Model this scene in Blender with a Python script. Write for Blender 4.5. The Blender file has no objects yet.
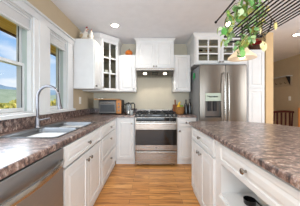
import bpy, bmesh, math, random
from mathutils import Vector, Matrix, Euler
PI = math.pi
SC = bpy.context.scene
COL = SC.collection
random.seed(7)

# ------------------------------------------------------------------ camera
EYE = 1.18
cam_d = bpy.data.cameras.new('camera')
cam_d.sensor_width = 36.0
cam_d.lens = 160.0 / 300.0 * 36.0
cam_d.shift_x = 1.0 / 300.0
cam_d.shift_y = -2.5 / 300.0
cam_d.clip_start = 0.02
cam_d.clip_end = 3000
cam = bpy.data.objects.new('camera', cam_d)
COL.objects.link(cam)
cam.location = (0, 0, EYE)
cam.rotation_euler = (PI / 2, 0, 0)
SC.camera = cam
SC.view_settings.view_transform = 'Standard'
SC.view_settings.look = 'None'
SC.view_settings.gamma = 1
SC.view_settings.use_curve_mapping = False
SC.view_settings.exposure = 0.34

# ------------------------------------------------------------------ world
def srgb(h, a=1.0):
    h = h.lstrip('#')
    c = [int(h[i:i + 2], 16) / 255 for i in (0, 2, 4)]
    return tuple([(x / 12.92 if x <= .04045 else ((x + .055) / 1.055) ** 2.4) for x in c] + [a])

W = bpy.data.worlds.new('sky')
SC.world = W
W.use_nodes = True
nt = W.node_tree
for n in list(nt.nodes):
    nt.nodes.remove(n)
def N(t, typ, **kw):
    n = t.nodes.new(typ)
    for k, v in kw.items():
        setattr(n, k, v)
    return n
wo = N(nt, 'ShaderNodeOutputWorld')
bg = N(nt, 'ShaderNodeBackground')
bg.inputs['Strength'].default_value = 0.85
tc = N(nt, 'ShaderNodeTexCoord')
sp = N(nt, 'ShaderNodeSeparateXYZ')
cr = N(nt, 'ShaderNodeValToRGB')
e = cr.color_ramp.elements
e[0].position = 0.0; e[0].color = srgb('#d4e4f2')
e[1].position = 0.55; e[1].color = srgb('#6fa6e4')
k = cr.color_ramp.elements.new(0.16); k.color = srgb('#b4d2f2')
k = cr.color_ramp.elements.new(0.30); k.color = srgb('#8dbbee')
mp = N(nt, 'ShaderNodeMapping'); mp.inputs['Scale'].default_value = (2.2, 2.2, 7.0)
ns = N(nt, 'ShaderNodeTexNoise'); ns.inputs['Scale'].default_value = 1.6; ns.inputs['Detail'].default_value = 5
c2 = N(nt, 'ShaderNodeValToRGB'); c2.color_ramp.elements[0].position = .50; c2.color_ramp.elements[1].position = .72
mx = N(nt, 'ShaderNodeMixRGB'); mx.inputs['Color2'].default_value = (1, 1, 1, 1)
nt.links.new(tc.outputs['Generated'], sp.inputs[0]); nt.links.new(sp.outputs['Z'], cr.inputs[0])
nt.links.new(tc.outputs['Generated'], mp.inputs[0]); nt.links.new(mp.outputs[0], ns.inputs['Vector'])
nt.links.new(ns.outputs['Fac'], c2.inputs[0]); nt.links.new(c2.outputs[0], mx.inputs['Fac'])
nt.links.new(cr.outputs[0], mx.inputs['Color1']); nt.links.new(mx.outputs[0], bg.inputs[0])
nt.links.new(bg.outputs[0], wo.inputs[0])

def light(name, typ, loc, rot, energy, color=(1, 1, 1), **kw):
    d = bpy.data.lights.new(name, typ); d.energy = energy; d.color = color
    for k_, v in kw.items():
        setattr(d, k_, v)
    o = bpy.data.objects.new(name, d); COL.objects.link(o)
    o.location = loc; o.rotation_euler = rot
    return o
# sun, from the camera's right and slightly behind: it only reaches the garden
light('sun', 'SUN', (0, 0, 20), Vector((-.35, .75, -.75)).to_track_quat('-Z', 'Y').to_euler(), 2.8, (1, .95, .86), angle=.02)
# fill lamps added in unseen openings behind the camera and off to the right
light('added_rear_fill', 'AREA', (.35, -2.70, 1.25), (PI / 2 + .22, 0, 0), 108, (.80, .905, 1), shape='RECTANGLE', size=3.2, size_y=2.1)
light('window_daylight_kitchen', 'AREA', (-1.225, 1.25, 1.50), (0, -PI / 2, 0), 8, (.80, .90, 1), shape='RECTANGLE', size=.8, size_y=.75)
light('added_dining_fill', 'AREA', (4.02, .7, 1.45), (0, PI / 2, 0), 58, (.92, .96, 1), shape='RECTANGLE', size=1.5, size_y=2.0)

# ------------------------------------------------------------------ mesh helpers
class MB:
    def __init__(s): s.bm = bmesh.new()
    def box(s, x0, x1, y0, y1, z0, z1, bev=0, seg=1):
        m = Matrix.Translation(((x0 + x1) / 2, (y0 + y1) / 2, (z0 + z1) / 2)) @ Matrix.Diagonal((abs(x1 - x0), abs(y1 - y0), abs(z1 - z0), 1))
        r = bmesh.ops.create_cube(s.bm, size=1, matrix=m)
        if bev:
            es = list({e_ for v in r['verts'] for e_ in v.link_edges})
            bmesh.ops.bevel(s.bm, geom=es, offset=bev, segments=seg, affect='EDGES', profile=.5)
        return s
    def rings(s, rings, cap0=True, cap1=True, closed=True):
        vs = [[s.bm.verts.new(p) for p in r] for r in rings]
        n = len(vs[0])
        for a, b in zip(vs, vs[1:]):
            for i in range(n if closed else n - 1):
                j = (i + 1) % n
                try: s.bm.faces.new((a[i], a[j], b[j], b[i]))
                except ValueError: pass
        if cap0: s.bm.faces.new(list(reversed(vs[0])))
        if cap1: s.bm.faces.new(vs[-1])
        return s
    def tube(s, pts, r, seg=8, caps=True, closed=False):
        pts = [Vector(p) for p in pts]
        n = len(pts)
        rs = r if isinstance(r, (list, tuple)) else [r] * n
        rings = []; up = None
        for i, p in enumerate(pts):
            if closed: t = pts[(i + 1) % n] - pts[i - 1]
            else: t = pts[min(i + 1, n - 1)] - pts[max(i - 1, 0)]
            t.normalize()
            if up is None:
                up = Vector((0, 0, 1)) if abs(t.z) < .9 else Vector((1, 0, 0))
            up = (up - t * up.dot(t)).normalized()
            sd = t.cross(up)
            rings.append([p + (up * math.cos(2 * PI * k / seg) + sd * math.sin(2 * PI * k / seg)) * rs[i] for k in range(seg)])
        if closed:
            rings.append(rings[0]); caps = False
        s.rings(rings, caps, caps)
        if closed: bmesh.ops.remove_doubles(s.bm, verts=s.bm.verts[:], dist=1e-6)
        return s
    def lathe(s, prof, c=(0, 0, 0), axis='z', seg=20, m=None):
        c = Vector(c); rings = []
        for r, h in prof:
            ring = []
            for k in range(seg):
                a = 2 * PI * k / seg; u, v = r * math.cos(a), r * math.sin(a)
                p = {'z': Vector((u, v, h)), 'y': Vector((u, h, v)), 'x': Vector((h, u, v))}[axis]
                if m: p = m @ p
                ring.append(c + p)
            rings.append(ring)
        s.rings(rings, prof[0][0] > 1e-5, prof[-1][0] > 1e-5)
        bmesh.ops.remove_doubles(s.bm, verts=s.bm.verts[:], dist=1e-6)
        return s
    def ball(s, c, r, sub=2, m=None):
        r = r if isinstance(r, (tuple, list)) else (r, r, r)
        mm = Matrix.Translation(c) @ (m or Matrix()) @ Matrix.Diagonal((*r, 1))
        bmesh.ops.create_icosphere(s.bm, subdivisions=sub, radius=1, matrix=mm)
        return s
    def prism(s, pts, z0, z1, bev=0, seg=2):
        bot = [s.bm.verts.new((x, y, z0)) for x, y in pts]; top = [s.bm.verts.new((x, y, z1)) for x, y in pts]
        n = len(pts); tf = s.bm.faces.new(top); s.bm.faces.new(list(reversed(bot)))
        for i in range(n):
            j = (i + 1) % n; s.bm.faces.new((bot[i], bot[j], top[j], top[i]))
        if bev:
            es = list(tf.edges) + [e_ for f in s.bm.faces if set(f.verts) == set(bot) for e_ in f.edges]
            bmesh.ops.bevel(s.bm, geom=es, offset=bev, segments=seg, affect='EDGES', profile=.5)
        return s
    def build(s, name, mat, parent=None, smooth=None):
        bmesh.ops.recalc_face_normals(s.bm, faces=s.bm.faces[:])
        me = bpy.data.meshes.new(name); s.bm.to_mesh(me); s.bm.free()
        o = bpy.data.objects.new(name, me); COL.objects.link(o)
        if mat: me.materials.append(mat)
        if parent: o.parent = parent
        if smooth:
            for p in me.polygons: p.use_smooth = True
            try: me.set_sharp_from_angle(angle=math.radians(40))
            except Exception: pass
        return o

def tag(o, label, cat, group=None):
    o['label'] = label; o['category'] = cat
    if group: o['group'] = group
    return o
def thing(name, label, cat, loc=(0, 0, 0), rot=0, group=None):
    o = bpy.data.objects.new(name, None); COL.objects.link(o)
    o.location = loc; o.rotation_euler = (0, 0, rot); o.empty_display_size = .1
    return tag(o, label, cat, group)
def structure(o):
    o['kind'] = 'structure'; return o
def struct_empty(name, loc=(0, 0, 0)):
    o = bpy.data.objects.new(name, None); COL.objects.link(o); o.location = loc
    return structure(o)

# ------------------------------------------------------------------ materials
def mat(name, color, rough=.5, metal=0, spec=.5, bump=0, bscale=60, var=None, vscale=8, coat=0, trans=0, ior=1.45, emis=None, estr=0, stretch=None, sub=0):
    m = bpy.data.materials.new(name); m.use_nodes = True
    t = m.node_tree; b = t.nodes['Principled BSDF']
    c = srgb(color) if isinstance(color, str) else color
    b.inputs['Base Color'].default_value = c
    b.inputs['Roughness'].default_value = rough; b.inputs['Metallic'].default_value = metal
    b.inputs['Specular IOR Level'].default_value = spec; b.inputs['IOR'].default_value = ior
    b.inputs['Coat Weight'].default_value = coat; b.inputs['Transmission Weight'].default_value = trans
    if emis:
        b.inputs['Emission Color'].default_value = srgb(emis); b.inputs['Emission Strength'].default_value = estr
    tcn = N(t, 'ShaderNodeTexCoord'); mpn = N(t, 'ShaderNodeMapping')
    if stretch: mpn.inputs['Scale'].default_value = stretch
    t.links.new(tcn.outputs['Object'], mpn.inputs[0])
    nz = N(t, 'ShaderNodeTexNoise'); nz.inputs['Scale'].default_value = vscale; nz.inputs['Detail'].default_value = 3
    t.links.new(mpn.outputs[0], nz.inputs['Vector'])
    mxn = N(t, 'ShaderNodeMixRGB'); mxn.inputs['Color1'].default_value = c
    c2_ = srgb(var) if var else tuple([x * .96 for x in c[:3]] + [1])
    mxn.inputs['Color2'].default_value = c2_
    rp = N(t, 'ShaderNodeValToRGB'); rp.color_ramp.elements[0].position = .35; rp.color_ramp.elements[1].position = .65
    t.links.new(nz.outputs['Fac'], rp.inputs[0]); t.links.new(rp.outputs[0], mxn.inputs['Fac'])
    t.links.new(mxn.outputs[0], b.inputs['Base Color'])
    if bump:
        nb = N(t, 'ShaderNodeTexNoise'); nb.inputs['Scale'].default_value = bscale; nb.inputs['Detail'].default_value = 2
        t.links.new(mpn.outputs[0], nb.inputs['Vector'])
        bp = N(t, 'ShaderNodeBump'); bp.inputs['Strength'].default_value = bump; bp.inputs['Distance'].default_value = .01
        t.links.new(nb.outputs['Fac'], bp.inputs['Height']); t.links.new(bp.outputs[0], b.inputs['Normal'])
    return m

def mat_floor():
    m = bpy.data.materials.new('hickory_planks'); m.use_nodes = True
    t = m.node_tree; b = t.nodes['Principled BSDF']; L = t.links.new
    tcn = N(t, 'ShaderNodeTexCoord')
    br = N(t, 'ShaderNodeTexBrick'); br.offset = .37; br.offset_frequency = 2
    br.inputs['Scale'].default_value = 1; br.inputs['Brick Width'].default_value = .62; br.inputs['Row Height'].default_value = .083
    br.inputs['Mortar Size'].default_value = .0016; br.inputs['Mortar Smooth'].default_value = .2; br.inputs['Bias'].default_value = 0
    br.inputs['Color1'].default_value = (0, 0, 0, 1); br.inputs['Color2'].default_value = (1, 1, 1, 1); br.inputs['Mortar'].default_value = (.5, .5, .5, 1)
    L(tcn.outputs['Object'], br.inputs['Vector'])
    ramp = N(t, 'ShaderNodeValToRGB')
    el = ramp.color_ramp.elements
    el[0].position = 0; el[0].color = srgb('#9c6433'); el[1].position = 1; el[1].color = srgb('#eab878')
    q = el.new(.35); q.color = srgb('#c4884a'); q = el.new(.7); q.color = srgb('#d99f5c')
    # grain, shifted for every board
    mpn = N(t, 'ShaderNodeMapping'); mpn.inputs['Scale'].default_value = (1.6, 16, 1)
    ad = N(t, 'ShaderNodeVectorMath', operation='ADD'); scv = N(t, 'ShaderNodeVectorMath', operation='SCALE'); scv.inputs['Scale'].default_value = 7
    L(br.outputs['Color'], scv.inputs[0]); L(tcn.outputs['Object'], ad.inputs[0]); L(scv.outputs[0], ad.inputs[1]); L(ad.outputs[0], mpn.inputs[0])
    g = N(t, 'ShaderNodeTexNoise'); g.inputs['Scale'].default_value = 2.2; g.inputs['Detail'].default_value = 6; g.inputs['Distortion'].default_value = .8
    L(mpn.outputs[0], g.inputs['Vector'])
    m1 = N(t, 'ShaderNodeMixRGB'); m1.inputs['Fac'].default_value = .45
    L(br.outputs['Color'], m1.inputs['Color1']); L(g.outputs['Fac'], m1.inputs['Color2']); L(m1.outputs[0], ramp.inputs[0])
    gr = N(t, 'ShaderNodeValToRGB'); gr.color_ramp.elements[0].position = .34; gr.color_ramp.elements[0].color = (.42, .33, .27, 1)
    gr.color_ramp.elements[1].position = .50; gr.color_ramp.elements[1].color = (1, 1, 1, 1)
    L(g.outputs['Fac'], gr.inputs[0])
    m2 = N(t, 'ShaderNodeMixRGB', blend_type='MULTIPLY'); m2.inputs['Fac'].default_value = .8
    L(ramp.outputs[0], m2.inputs['Color1']); L(gr.outputs[0], m2.inputs['Color2'])
    m3 = N(t, 'ShaderNodeMixRGB'); m3.inputs['Color2'].default_value = srgb('#4a2a14')
    L(br.outputs['Fac'], m3.inputs['Fac']); L(m2.outputs[0], m3.inputs['Color1']); L(m3.outputs[0], b.inputs['Base Color'])
    b.inputs['Roughness'].default_value = .36
    bp = N(t, 'ShaderNodeBump'); bp.inputs['Strength'].default_value = .25; bp.inputs['Distance'].default_value = .002; bp.invert = True
    L(br.outputs['Fac'], bp.inputs['Height']); L(bp.outputs[0], b.inputs['Normal'])
    return m

def mat_stone():
    m = bpy.data.materials.new('mottled_laminate'); m.use_nodes = True
    t = m.node_tree; b = t.nodes['Principled BSDF']; L = t.links.new
    tcn = N(t, 'ShaderNodeTexCoord')
    mp_ = N(t, 'ShaderNodeMapping'); mp_.inputs['Rotation'].default_value = (0, 0, .35); mp_.inputs['Scale'].default_value = (1, 1.9, 1)
    L(tcn.outputs['Object'], mp_.inputs[0])
    n1 = N(t, 'ShaderNodeTexNoise'); n1.inputs['Scale'].default_value = 19; n1.inputs['Detail'].default_value = 9; n1.inputs['Roughness'].default_value = .74; n1.inputs['Distortion'].default_value = .5
    L(mp_.outputs[0], n1.inputs['Vector'])
    r1 = N(t, 'ShaderNodeValToRGB'); el = r1.color_ramp.elements
    el[0].position = .36; el[0].color = srgb('#1d1a1b'); el[1].position = .68; el[1].color = srgb('#dcd6d3')
    for p_, c_ in ((.43, '#46383a'), (.495, '#7b625a'), (.55, '#9b8277'), (.61, '#b9aca6')):
        q = el.new(p_); q.color = srgb(c_)
    L(n1.outputs['Fac'], r1.inputs[0])
    n2 = N(t, 'ShaderNodeTexNoise'); n2.inputs['Scale'].default_value = 70; n2.inputs['Detail'].default_value = 4
    L(tcn.outputs['Object'], n2.inputs['Vector'])
    r2 = N(t, 'ShaderNodeValToRGB'); r2.color_ramp.elements[0].position = .38; r2.color_ramp.elements[0].color = (.30, .28, .27, 1); r2.color_ramp.elements[1].position = .62; r2.color_ramp.elements[1].color = (1.15, 1.12, 1.1, 1)
    L(n2.outputs['Fac'], r2.inputs[0])
    mm = N(t, 'ShaderNodeMixRGB', blend_type='MULTIPLY'); mm.inputs['Fac'].default_value = .7
    L(r1.outputs[0], mm.inputs['Color1']); L(r2.outputs[0], mm.inputs['Color2']); L(mm.outputs[0], b.inputs['Base Color'])
    b.inputs['Roughness'].default_value = .27
    b.inputs['Specular IOR Level'].default_value = .8
    b.inputs['Coat Weight'].default_value = .55; b.inputs['Coat Roughness'].default_value = .36; b.inputs['Coat IOR'].default_value = 1.6
    return m

def mat_steel(name='brushed_steel', color='#c4bfb8', rough=.26, stretch=(40, 40, 1), bump=.06):
    m = bpy.data.materials.new(name); m.use_nodes = True
    t = m.node_tree; b = t.nodes['Principled BSDF']; L = t.links.new
    b.inputs['Base Color'].default_value = srgb(color); b.inputs['Metallic'].default_value = 1
    tcn = N(t, 'ShaderNodeTexCoord'); mp_ = N(t, 'ShaderNodeMapping'); mp_.inputs['Scale'].default_value = stretch
    L(tcn.outputs['Object'], mp_.inputs[0])
    nz = N(t, 'ShaderNodeTexNoise'); nz.inputs['Scale'].default_value = 2.5; nz.inputs['Detail'].default_value = 2
    L(mp_.outputs[0], nz.inputs['Vector'])
    mr = N(t, 'ShaderNodeMapRange'); mr.inputs['To Min'].default_value = rough - .06; mr.inputs['To Max'].default_value = rough + .10
    L(nz.outputs['Fac'], mr.inputs[0]); L(mr.outputs[0], b.inputs['Roughness'])
    bp = N(t, 'ShaderNodeBump'); bp.inputs['Strength'].default_value = bump; bp.inputs['Distance'].default_value = .004
    L(nz.outputs['Fac'], bp.inputs['Height']); L(bp.outputs[0], b.inputs['Normal'])
    return m

def mat_leaf(name, cols, rough=.45):
    m = bpy.data.materials.new(name); m.use_nodes = True
    t = m.node_tree; b = t.nodes['Principled BSDF']; L = t.links.new
    g = N(t, 'ShaderNodeNewGeometry'); r = N(t, 'ShaderNodeValToRGB')
    el = r.color_ramp.elements
    el[0].position = 0; el[0].color = srgb(cols[0]); el[1].position = 1; el[1].color = srgb(cols[-1])
    for i, c in enumerate(cols[1:-1]):
        q = el.new((i + 1) / (len(cols) - 1)); q.color = srgb(c)
    L(g.outputs['Random Per Island'], r.inputs[0]); L(r.outputs[0], b.inputs['Base Color'])
    b.inputs['Roughness'].default_value = rough
    return m

def mat_wood(name, c1, c2, stretch=(1, 1, 12), scale=3, rough=.45):
    return mat(name, c1, rough, var=c2, vscale=scale, stretch=stretch)

def mat_glass(name='pane_glass', rough=0.0, tint=(1, 1, 1, 1), mix=.08):
    m = bpy.data.materials.new(name); m.use_nodes = True
    t = m.node_tree
    for n in list(t.nodes): t.nodes.remove(n)
    o = N(t, 'ShaderNodeOutputMaterial'); tr = N(t, 'ShaderNodeBsdfTransparent'); gl = N(t, 'ShaderNodeBsdfGlossy')
    tr.inputs[0].default_value = tint; gl.inputs['Roughness'].default_value = rough
    fr = N(t, 'ShaderNodeLayerWeight'); fr.inputs['Blend'].default_value = mix
    mxs = N(t, 'ShaderNodeMixShader')
    t.links.new(fr.outputs['Fresnel'], mxs.inputs[0]); t.links.new(tr.outputs[0], mxs.inputs[1]); t.links.new(gl.outputs[0], mxs.inputs[2]); t.links.new(mxs.outputs[0], o.inputs[0])
    return m

M = {}
M['white'] = mat('white_cabinet_paint', '#e2e3e3', .38, bump=.03, bscale=25)
M['trimw'] = mat('white_trim_paint', '#d6d8d9', .35)
M['inside'] = mat('cabinet_interior', '#b3a48d', .6)
M['ceil'] = mat('ceiling_paint', '#e9ecf1', .9, bump=.25, bscale=120)
M['wall'] = mat('tan_wall_paint', '#d4cdbb', .85, bump=.15, bscale=90)
M['walltan'] = mat('warm_tan_wall_paint', '#c4b397', .85, bump=.15, bscale=90)
M['floor'] = mat_floor()
M['stone'] = mat_stone()
M['steel'] = mat_steel('brushed_steel', '#7a736b', .30, (30, 30, .6), .03)
M['steelh'] = mat_steel('brushed_steel_horizontal', '#a8a29b', .24, (1, 40, 40), .02)
M['dwsteel'] = mat_steel('dishwasher_steel', '#a9abae', .46, (1, 30, 30), .01)
M['steeldark'] = mat_steel('dark_steel', '#6f6d6b', .35)
M['sink'] = mat_steel('sink_steel', '#77797b', .33, (6, 6, 6), .03)
M['nickel'] = mat('satin_nickel', '#77767a', .30, 1)
M['chrome'] = mat('brushed_nickel', '#c9c7c2', .2, 1)
M['pewter'] = mat('pewter_knob_metal', '#a5a19b', .22, 1)
M['black'] = mat('black_enamel', '#141414', .25)
M['blackm'] = mat('matte_black_iron', '#17161a', .55)
M['dglass'] = mat('dark_oven_glass', '#0d0c0c', .06, spec=.7)
M['glass'] = mat_glass()
M['cglass'] = mat_glass('cabinet_glass', .02, (.93, .95, .94, 1), .12)
M['grey'] = mat('grey_fridge_side', '#8a8d90', .5, bump=.2, bscale=200)
M['vinyl'] = mat('white_vinyl', '#d4d7d8', .35)
M['track'] = mat('grey_green_screen_track', '#a9b5b0', .5)
M['gasket'] = mat('dark_gasket', '#3a3836', .6)
M['shade'] = mat('grey_pleated_shade_fabric', '#dcdddd', .85)
M['plastic'] = mat('white_plastic', '#efefec', .35)
M['copper'] = mat('copper_panel', '#a9703f', .35, .5)
M['basket'] = mat('woven_wicker', '#b5824c', .75, var='#8e5f31', vscale=30, stretch=(1, 1, 4), bump=.6, bscale=50)
M['board'] = mat_wood('pale_cutting_board', '#cfa676', '#b88a58', (1, 8, 8))
M['spoon'] = mat_wood('red_brown_wood', '#9a5a30', '#7c431f')
M['mahog'] = mat_wood('mahogany_wood', '#4c0f0c', '#380a08', (8, 8, 1), 3, .35)
M['bottle'] = mat('dark_bottle_glass', '#15171a', .12, spec=.8)
M['yellow'] = mat('yellow_fruit_skin', '#e8c02c', .45)
M['greenf'] = mat('green_fruit_skin', '#6f9a36', .45)
M['redf'] = mat('red_fruit_skin', '#b03a22', .4)
M['ceram'] = mat('white_ceramic', '#ece6da', .35)
M['cream'] = mat('cream_straw', '#d9c4a2', .8, var='#b89f78', vscale=40, bump=.5)
M['red'] = mat('red_comb_glaze', '#a3242a', .35)
M['orange'] = mat('orange_gourd_skin', '#e0832a', .45, var='#c8641c', vscale=6)
M['green'] = mat('emerald_plastic', '#17a35a', .3)
M['vine'] = mat_leaf('vine_leaves', ['#428e38', '#76b058', '#a2cf90', '#50963f', '#c2dab0', '#84ad50', '#c9c86c', '#36722e'])
M['vstem'] = mat('vine_stem_bark', '#6b5a34', .7)
M['oldleaf'] = mat_leaf('yellowing_leaves', ['#cdc06a', '#c9d49a', '#b9a84e', '#dcd6a8'])
M['flower'] = mat_leaf('red_petals', ['#c0202c', '#8f1420', '#d63a3e'])
M['lampglass'] = mat('cream_lamp_glass', '#e9dcc6', .4, trans=.25, emis='#ffe6c4', estr=.22)
M['bulb'] = mat('lit_bulb', '#fff2dc', .4, emis='#ffe2b4', estr=6)
M['lens'] = mat('downlight_lens', '#ffffff', .4, emis='#fff0da', estr=5)
M['soffit'] = mat_wood('golden_soffit_boards', '#ecbf74', '#c99548', (14, 1, 1), 2, .6)
M['fascia'] = mat('brown_fascia', '#6b4a2c', .7)
M['hill'] = mat('haze_painted_hills', '#8fa3b0', 1, spec=0, var='#7c919e', vscale=.02)  # aerial haze painted into the blue-grey base colour
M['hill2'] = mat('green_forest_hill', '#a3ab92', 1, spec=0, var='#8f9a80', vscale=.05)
M['grass'] = mat('dry_meadow_grass', '#b3a552', 1, spec=0, var='#8f8f42', vscale=.3)
M['shrub'] = mat_leaf('autumn_shrub_leaves', ['#ead56a', '#d0c25a', '#b0b058', '#eedc86', '#96a058', '#e0c862'], .7)
M['bark'] = mat('shrub_bark', '#5a4630', .9)
M['label'] = mat('black_lettering', '#0d0d0d', .5)
M['pale'] = mat('pale_green_display', '#b9c6b8', .3)
M['wbrown'] = mat('warm_wood_chair', '#b8763c', .45)

# ------------------------------------------------------------------ room shell
CE = 2.44
XL = -1.235; YB = 3.57; XR = 4.10; YF = -2.8; YD = 5.6
structure(MB().box(XL - .17, XR + .15, YF - .15, YD + .15, -.12, 0).build('floor', M['floor']))
structure(MB().box(XL - .17, XR + .15, YF - .15, YD + .15, CE, CE + .12).build('ceiling', M['ceil']))
W1 = (.80, 1.69); W2 = (1.97, 2.40); WZ = (1.05, 2.06)
mb = MB()
mb.box(XL - .16, XL, YF, YD, 0, WZ[0]).box(XL - .16, XL, YF, YD, WZ[1], CE)
mb.box(XL - .16, XL, YF, W1[0], WZ[0], WZ[1]).box(XL - .16, XL, W1[1], W2[0], WZ[0], WZ[1]).box(XL - .16, XL, W2[1], YD, WZ[0], WZ[1])
structure(mb.build('wall_left', M['walltan']))
structure(MB().box(XL, 2.16, YB, YB + .12, 0, CE).build('wall_back', M['wall']))
structure(MB().box(2.165, 2.30, 2.96, YD, 0, CE).build('wall_divider', mat('warm_lit_tan_paint', '#d4b78c', .85, bump=.15, bscale=90)))  # warm light on the divider is put into its paint colour
mb = MB()
mb.box(XR, XR + .14, YF, -.35, 0, CE).box(XR, XR + .14, 1.75, YD, 0, CE).box(XR, XR + .14, -.35, 1.75, 0, .65).box(XR, XR + .14, -.35, 1.75, 2.2, CE)
structure(mb.build('wall_right', M['walltan']))
structure(MB().box(2.30, XR, YD, YD + .12, 0, CE).build('wall_far_dining', M['walltan']))
mb = MB()
mb.box(XL, -1.2, YF - .12, YF, 0, CE).box(2.0, XR, YF - .12, YF, 0, CE).box(-1.2, 2.0, YF - .12, YF, 2.3, CE)
structure(mb.build('wall_front', M['walltan']))
# unseen patio door frame and dining room window, added to hold the fill lamps
d = struct_empty('added_door_1', (.4, YF, 0))
mb = MB()
for x in (-1.6, -.04, 1.52): mb.box(x, x + .08, -.1, 0, 0, 2.3)
mb.box(-1.52, 1.52, -.1, 0, 2.22, 2.3).box(-1.52, 1.52, -.1, 0, 0, .08).build('door_frame', M['trimw'], d)
d = struct_empty('added_window_3', (XR, .7, .65))
mb = MB()
for y in (-1.05, -.03, .99): mb.box(.02, .1, y, y + .06, 0, 1.55)
mb.box(.02, .1, -.99, .99, 0, .06).box(.02, .1, -.99, .99, 1.49, 1.55).build('window_frame', M['trimw'], d)

# kitchen windows (double hung)
def window(name, y0, y1, fixed=False):
    w = struct_empty(name, (XL, y0, WZ[0]))
    W_ = y1 - y0; H = WZ[1] - WZ[0]; t = .028
    mb = MB()   # jamb lining
    mb.box(-.155, 0, 0, .012, 0, H).box(-.155, 0, W_ - .012, W_, 0, H).box(-.155, 0, .012, W_ - .012, H - .018, H).box(-.155, 0, .012, W_ - .012, 0, .018)
    mb.build('window_jamb', M['trimw'], w)
    mb = MB().box(-.095, -.045, .0125, .015, .018, H - .018).box(-.095, -.045, W_ - .015, W_ - .0125, .018, H - .018)
    mb.build('screen_track', M['track'], w)
    def sash(nm, z0, z1, x0, x1):
        a, b = .016, W_ - .016
        mb = MB().box(x0, x1, a, a + .024, z0, z1).box(x0, x1, b - .024, b, z0, z1).box(x0, x1, a + .024, b - .024, z0, z0 + .035).box(x0, x1, a + .024, b - .024, z1 - .03, z1)
        s_ = mb.build(nm, M['vinyl'], w)
        MB().box((x0 + x1) / 2 - .003, (x0 + x1) / 2 + .003, a + .024, b - .024, z0 + .035, z1 - .03).build('pane', M['glass'], s_)
        g = MB(); u0, u1, v0, v1, xm = a + .024, b - .024, z0 + .035, z1 - .03, x1 - .004
        g.box(xm - .006, xm, u0, u0 + .006, v0, v1).box(xm - .006, xm, u1 - .006, u1, v0, v1)
        g.build('gasket', M['gasket'], s_)
    if fixed:
        sash('fixed_sash', .02, H - .018, -.12, -.088); return w
    sash('lower_sash', .02, H * .5 + .01, -.10, -.068)
    sash('upper_sash', H * .5 - .02, H - .018, -.133, -.101)
    MB().box(-.066, -.045, W_ * .5 - .03, W_ * .5 + .03, H * .5 + .0, H * .5 + .014, .004).build('sash_lock', M['chrome'], w)
    # casing on the room side
    return w
window('window_1', *W1); window('window_2', *W2, fixed=True)
mb = MB()
for a, b in ((W1[0] - .13, W1[0]), (W1[1], W2[0]), (W2[1], W2[1] + .165)):
    mb.box(XL, XL + .022, a, b, WZ[0], WZ[1], .004)
structure(mb.build('trim_1', M['trimw']))
mb = MB()
mb.box(XL, XL + .026, W1[0] - .14, W2[1] + .175, WZ[1], WZ[1] + .075, .003)
mb.box(XL, XL + .05, W1[0] - .16, W2[1] + .185, WZ[1] + .075, WZ[1] + .095, .004)
structure(mb.build('trim_2', M['trimw']))
structure(MB().box(XL, XL + .055, W1[0] - .16, W2[1] + .185, WZ[0] - .03, WZ[0] + .004, .004).build('trim_3', M['trimw']))
structure(MB().box(XL + .0, XL + .03, W1[1] + .075, W2[0] - .075, WZ[0], WZ[1]).build('trim_4', M['trimw']))

def shade(y0, y1, label):
    t = thing('pleated_window_shade', label, 'window shade', (XL, y0, WZ[1]), 0, None)
    w = y1 - y0
    MB().box(-.045, -.005, .02, w - .02, -.045, -.02, .003).build('headrail', M['vinyl'], t)
    mb = MB(); rings = []
    for k in range(9):
        z = -.045 - k * .010
        mb.box(-.047, -.012, .024, w - .024, z - .009, z - .001, .003)
    mb.build('folded_pleats', M['shade'], t)
    MB().box(-.045, -.005, .02, w - .02, -.150, -.136, .003).build('bottom_rail', M['vinyl'], t)
shade(*W1, 'grey pleated shade drawn up at the top of the nearer, wider window')
shade(*W2, 'grey pleated shade drawn up at the top of the farther, narrower window beside the cabinets')
# small dark decals on the glass
for y, z, lab in ((1.26, 1.365, 'small dark square sensor on the nearer window glass'), (2.06, 1.645, 'small dark square sensor on the farther window glass')):
    o = MB().box(0, .012, -.011, .011, -.013, .013, .003).build('window_sensor', M['blackm']); o.location = (XL - .064 if z < 1.5 else XL - .086, y, z)
    tag(o, lab, 'sensor')

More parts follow.
